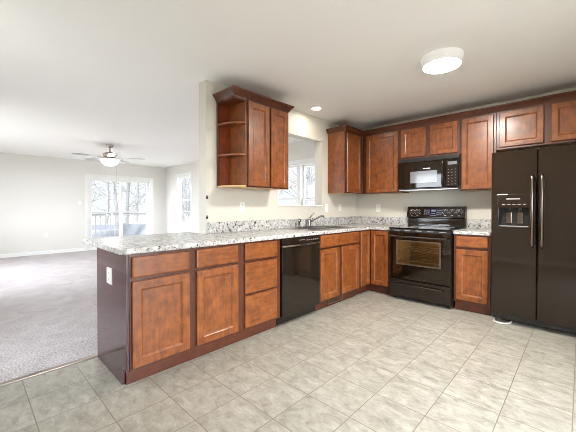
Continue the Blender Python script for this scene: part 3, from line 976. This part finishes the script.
# ------------------------------------------------------------------ outside
struct(MB().box(-60, 50, -50, 60, -.75, -.55).build('ground', M['ground']), 'pale leaf-strewn ground outside')
m = MB()
for k in range(21):
    m.box(-7.27 - .14 * (k + 1) + .006, -7.27 - .14 * k, -3.6, 2.6, -.09, -.05)
m.box(-10.2, -7.27, -3.6, 2.6, -.55, -.10)
tag(m.build('deck', M['deck']), 'weathered wooden deck outside the sliding door', 'deck')
r = thing('deck_railing', 'wooden deck railing with slim balusters outside the sliding door', 'railing', (-10.05, 0, -.05))
MB().box(-.06, .06, -3.6, 2.6, 1.02, 1.06).build('top_rail', M['rail'], r)
MB().box(-.02, .02, -3.6, 2.6, .93, 1.0).build('sub_rail', M['rail'], r)
MB().box(-.02, .02, -3.6, 2.6, .10, .15).build('bottom_rail', M['rail'], r)
for y in (-3.55, -2.0, -.45, 1.1, 2.55):
    MB().box(-.045, .045, y - .045, y + .045, 0, 1.02).build('post', M['rail'], r)
y = -1.88
while y < -.50:
    MB().box(-.018, .018, y - .018, y + .018, .13, .95).build('baluster', M['rail'], r); y += .16
# covered pool beyond the railing
r = thing('covered_pool', 'low round pool under a sagging blue tarp beyond the deck railing', 'pool', (-13.6, .2, -.55))
r.scale = (1, 1, .76)
MB().lathe([(2.3, 0), (2.3, 1.0), (2.34, 1.02), (2.34, 1.06), (2.25, 1.06), (2.25, 0)], (0, 0, 0), 48).build('pool_wall', M['poolwall'], r, smooth=True)
m = MB()
pr = [(2.37, .60), (2.37, 1.0), (2.33, 1.085)]
for k in range(1, 9):
    q = 1 - k / 8
    pr.append((2.3 * q if k < 8 else 0, 1.08 - .26 * math.sin(PI / 2 * (1 - q)) + .05 * math.sin(k * 2.1)))
m.lathe(pr, (0, 0, 0), 48)
m.build('tarp_cover', M['tarp'], r, smooth=True)
# a tarp hung over the right half of the railing
m = MB(); us = 26; vsn = 9; V = []
for i in range(us):
    row = []
    for j in range(vsn):
        u = i / (us - 1); v = j / (vsn - 1)
        yy = -.49 + 1.64 * u
        top = .60 - .10 * math.sin(PI * u) + .06 * u
        zz = top - v * (.52 - .10 * u)
        xx = -9.992 + (.09 + .03 * math.sin(u * 17 + v * 4)) * math.sin(PI * u) * (.4 + v)
        row.append((xx, yy, zz))
    V.append(row)
A = [[m.bm.verts.new(p) for p in row] for row in V]
B = [[m.bm.verts.new((p[0] - .012, p[1], p[2])) for p in row] for row in V]
for i in range(us - 1):
    for j in range(vsn - 1):
        m.bm.faces.new((A[i][j], A[i + 1][j], A[i + 1][j + 1], A[i][j + 1]))
        m.bm.faces.new((B[i][j], B[i][j + 1], B[i + 1][j + 1], B[i + 1][j]))
for i in range(us - 1):
    m.bm.faces.new((A[i][0], B[i][0], B[i + 1][0], A[i + 1][0])); m.bm.faces.new((A[i][-1], A[i + 1][-1], B[i + 1][-1], B[i][-1]))
for j in range(vsn - 1):
    m.bm.faces.new((A[0][j], A[0][j + 1], B[0][j + 1], B[0][j])); m.bm.faces.new((A[-1][j], B[-1][j], B[-1][j + 1], A[-1][j + 1]))
tag(m.build('tarp', M['tarp'], smooth=True), 'blue tarp strung along the right half of the deck railing', 'tarp')


def tree(label, x, y, h, r0, seed, group):
    rnd = random.Random(seed)
    r = thing('bare_tree', label, 'tree', (x, y, -.6), 0, group)
    lean = (rnd.uniform(-.04, .04), rnd.uniform(-.04, .04))

    def at(z): return Vector((lean[0] * z + .08 * math.sin(z * .9 + seed), lean[1] * z + .08 * math.cos(z * .7 + seed), z))
    zs = [h * k / 8 for k in range(9)]
    MB().tube([at(z) for z in zs], [r0 * (1.15 - .95 * k / 8) for k in range(9)], 9).build('trunk', M['bark'], r, smooth=True)
    m = MB()
    for k in range(34):
        z = h * rnd.uniform(.08, .95); a_ = rnd.uniform(0, 2 * PI); L = (h - z) * (.09 if r0 < .1 else .14) + rnd.uniform(.5, 1.1)
        d = Vector((math.cos(a_), math.sin(a_), rnd.uniform(.15, .8))).normalized()
        p = at(z); pts = [p]
        for q in range(1, 5):
            d = (d + Vector((rnd.uniform(-.22, .22), rnd.uniform(-.22, .22), rnd.uniform(-.05, .2)))).normalized()
            pts.append(pts[-1] + d * L / 4)
        b0 = r0 * .28 * (1 - z / h * .6)
        m.tube(pts, [b0, b0 * .75, b0 * .55, b0 * .35, b0 * .15], 5)
        for s in range(7):
            q = pts[rnd.randint(1, 4)]; d2 = (d + Vector((rnd.uniform(-1, 1), rnd.uniform(-1, 1), rnd.uniform(-.6, .8)))).normalized()
            l2 = rnd.uniform(.35, .9)
            m.tube([q, q + d2 * l2 * .5, q + d2 * l2 + Vector((0, 0, rnd.uniform(-.1, .15)))], [b0 * .35, b0 * .24, b0 * .08], 4)
    m.build('branches', M['bark'], r)


ga = 'bare trees beyond the deck'
i = 0
for x, y, h, r0 in ((-15.6, 3.6, 9, .07), (-17.2, -.2, 10, .08), (-19.5, 3.0, 12, .16), (-23, 1.6, 13, .12),
                    (-27, 3.8, 14, .15), (-31, .8, 14, .14), (-32, 6.2, 15, .16), (-36, 3.6, 15, .18), (-37, 10, 15, .2)):
    i += 1
    tree('bare grey tree among those standing beyond the deck railing', x, y, h, r0, i, ga)
gb = 'bare trees behind the house'
for x, y, h, r0 in ((-4.1, 5.6, 9, .08), (-2.6, 8.6, 10, .10), (-6.2, 8.8, 11, .11), (-4.6, 12.4, 12, .15), (-8.4, 13, 12, .14), (-6.2, 17, 13, .18),
                    (-12.8, 3.9, 9, .06), (-16.2, 5.9, 10, .09), (-20.5, 7.6, 12, .12), (-25, 9.6, 13, .15), (-29.5, 13, 14, .17), (-10.4, 6.2, 10, .09), (-13.4, 8.5, 12, .13), (-12.0, 12.5, 12, .12), (-17, 13, 13, .16), (-16, 18, 13, .18), (-10.5, 18, 13, .16)):
    i += 1
    tree('bare grey tree among those seen through the back windows', x, y, h, r0, i, gb)
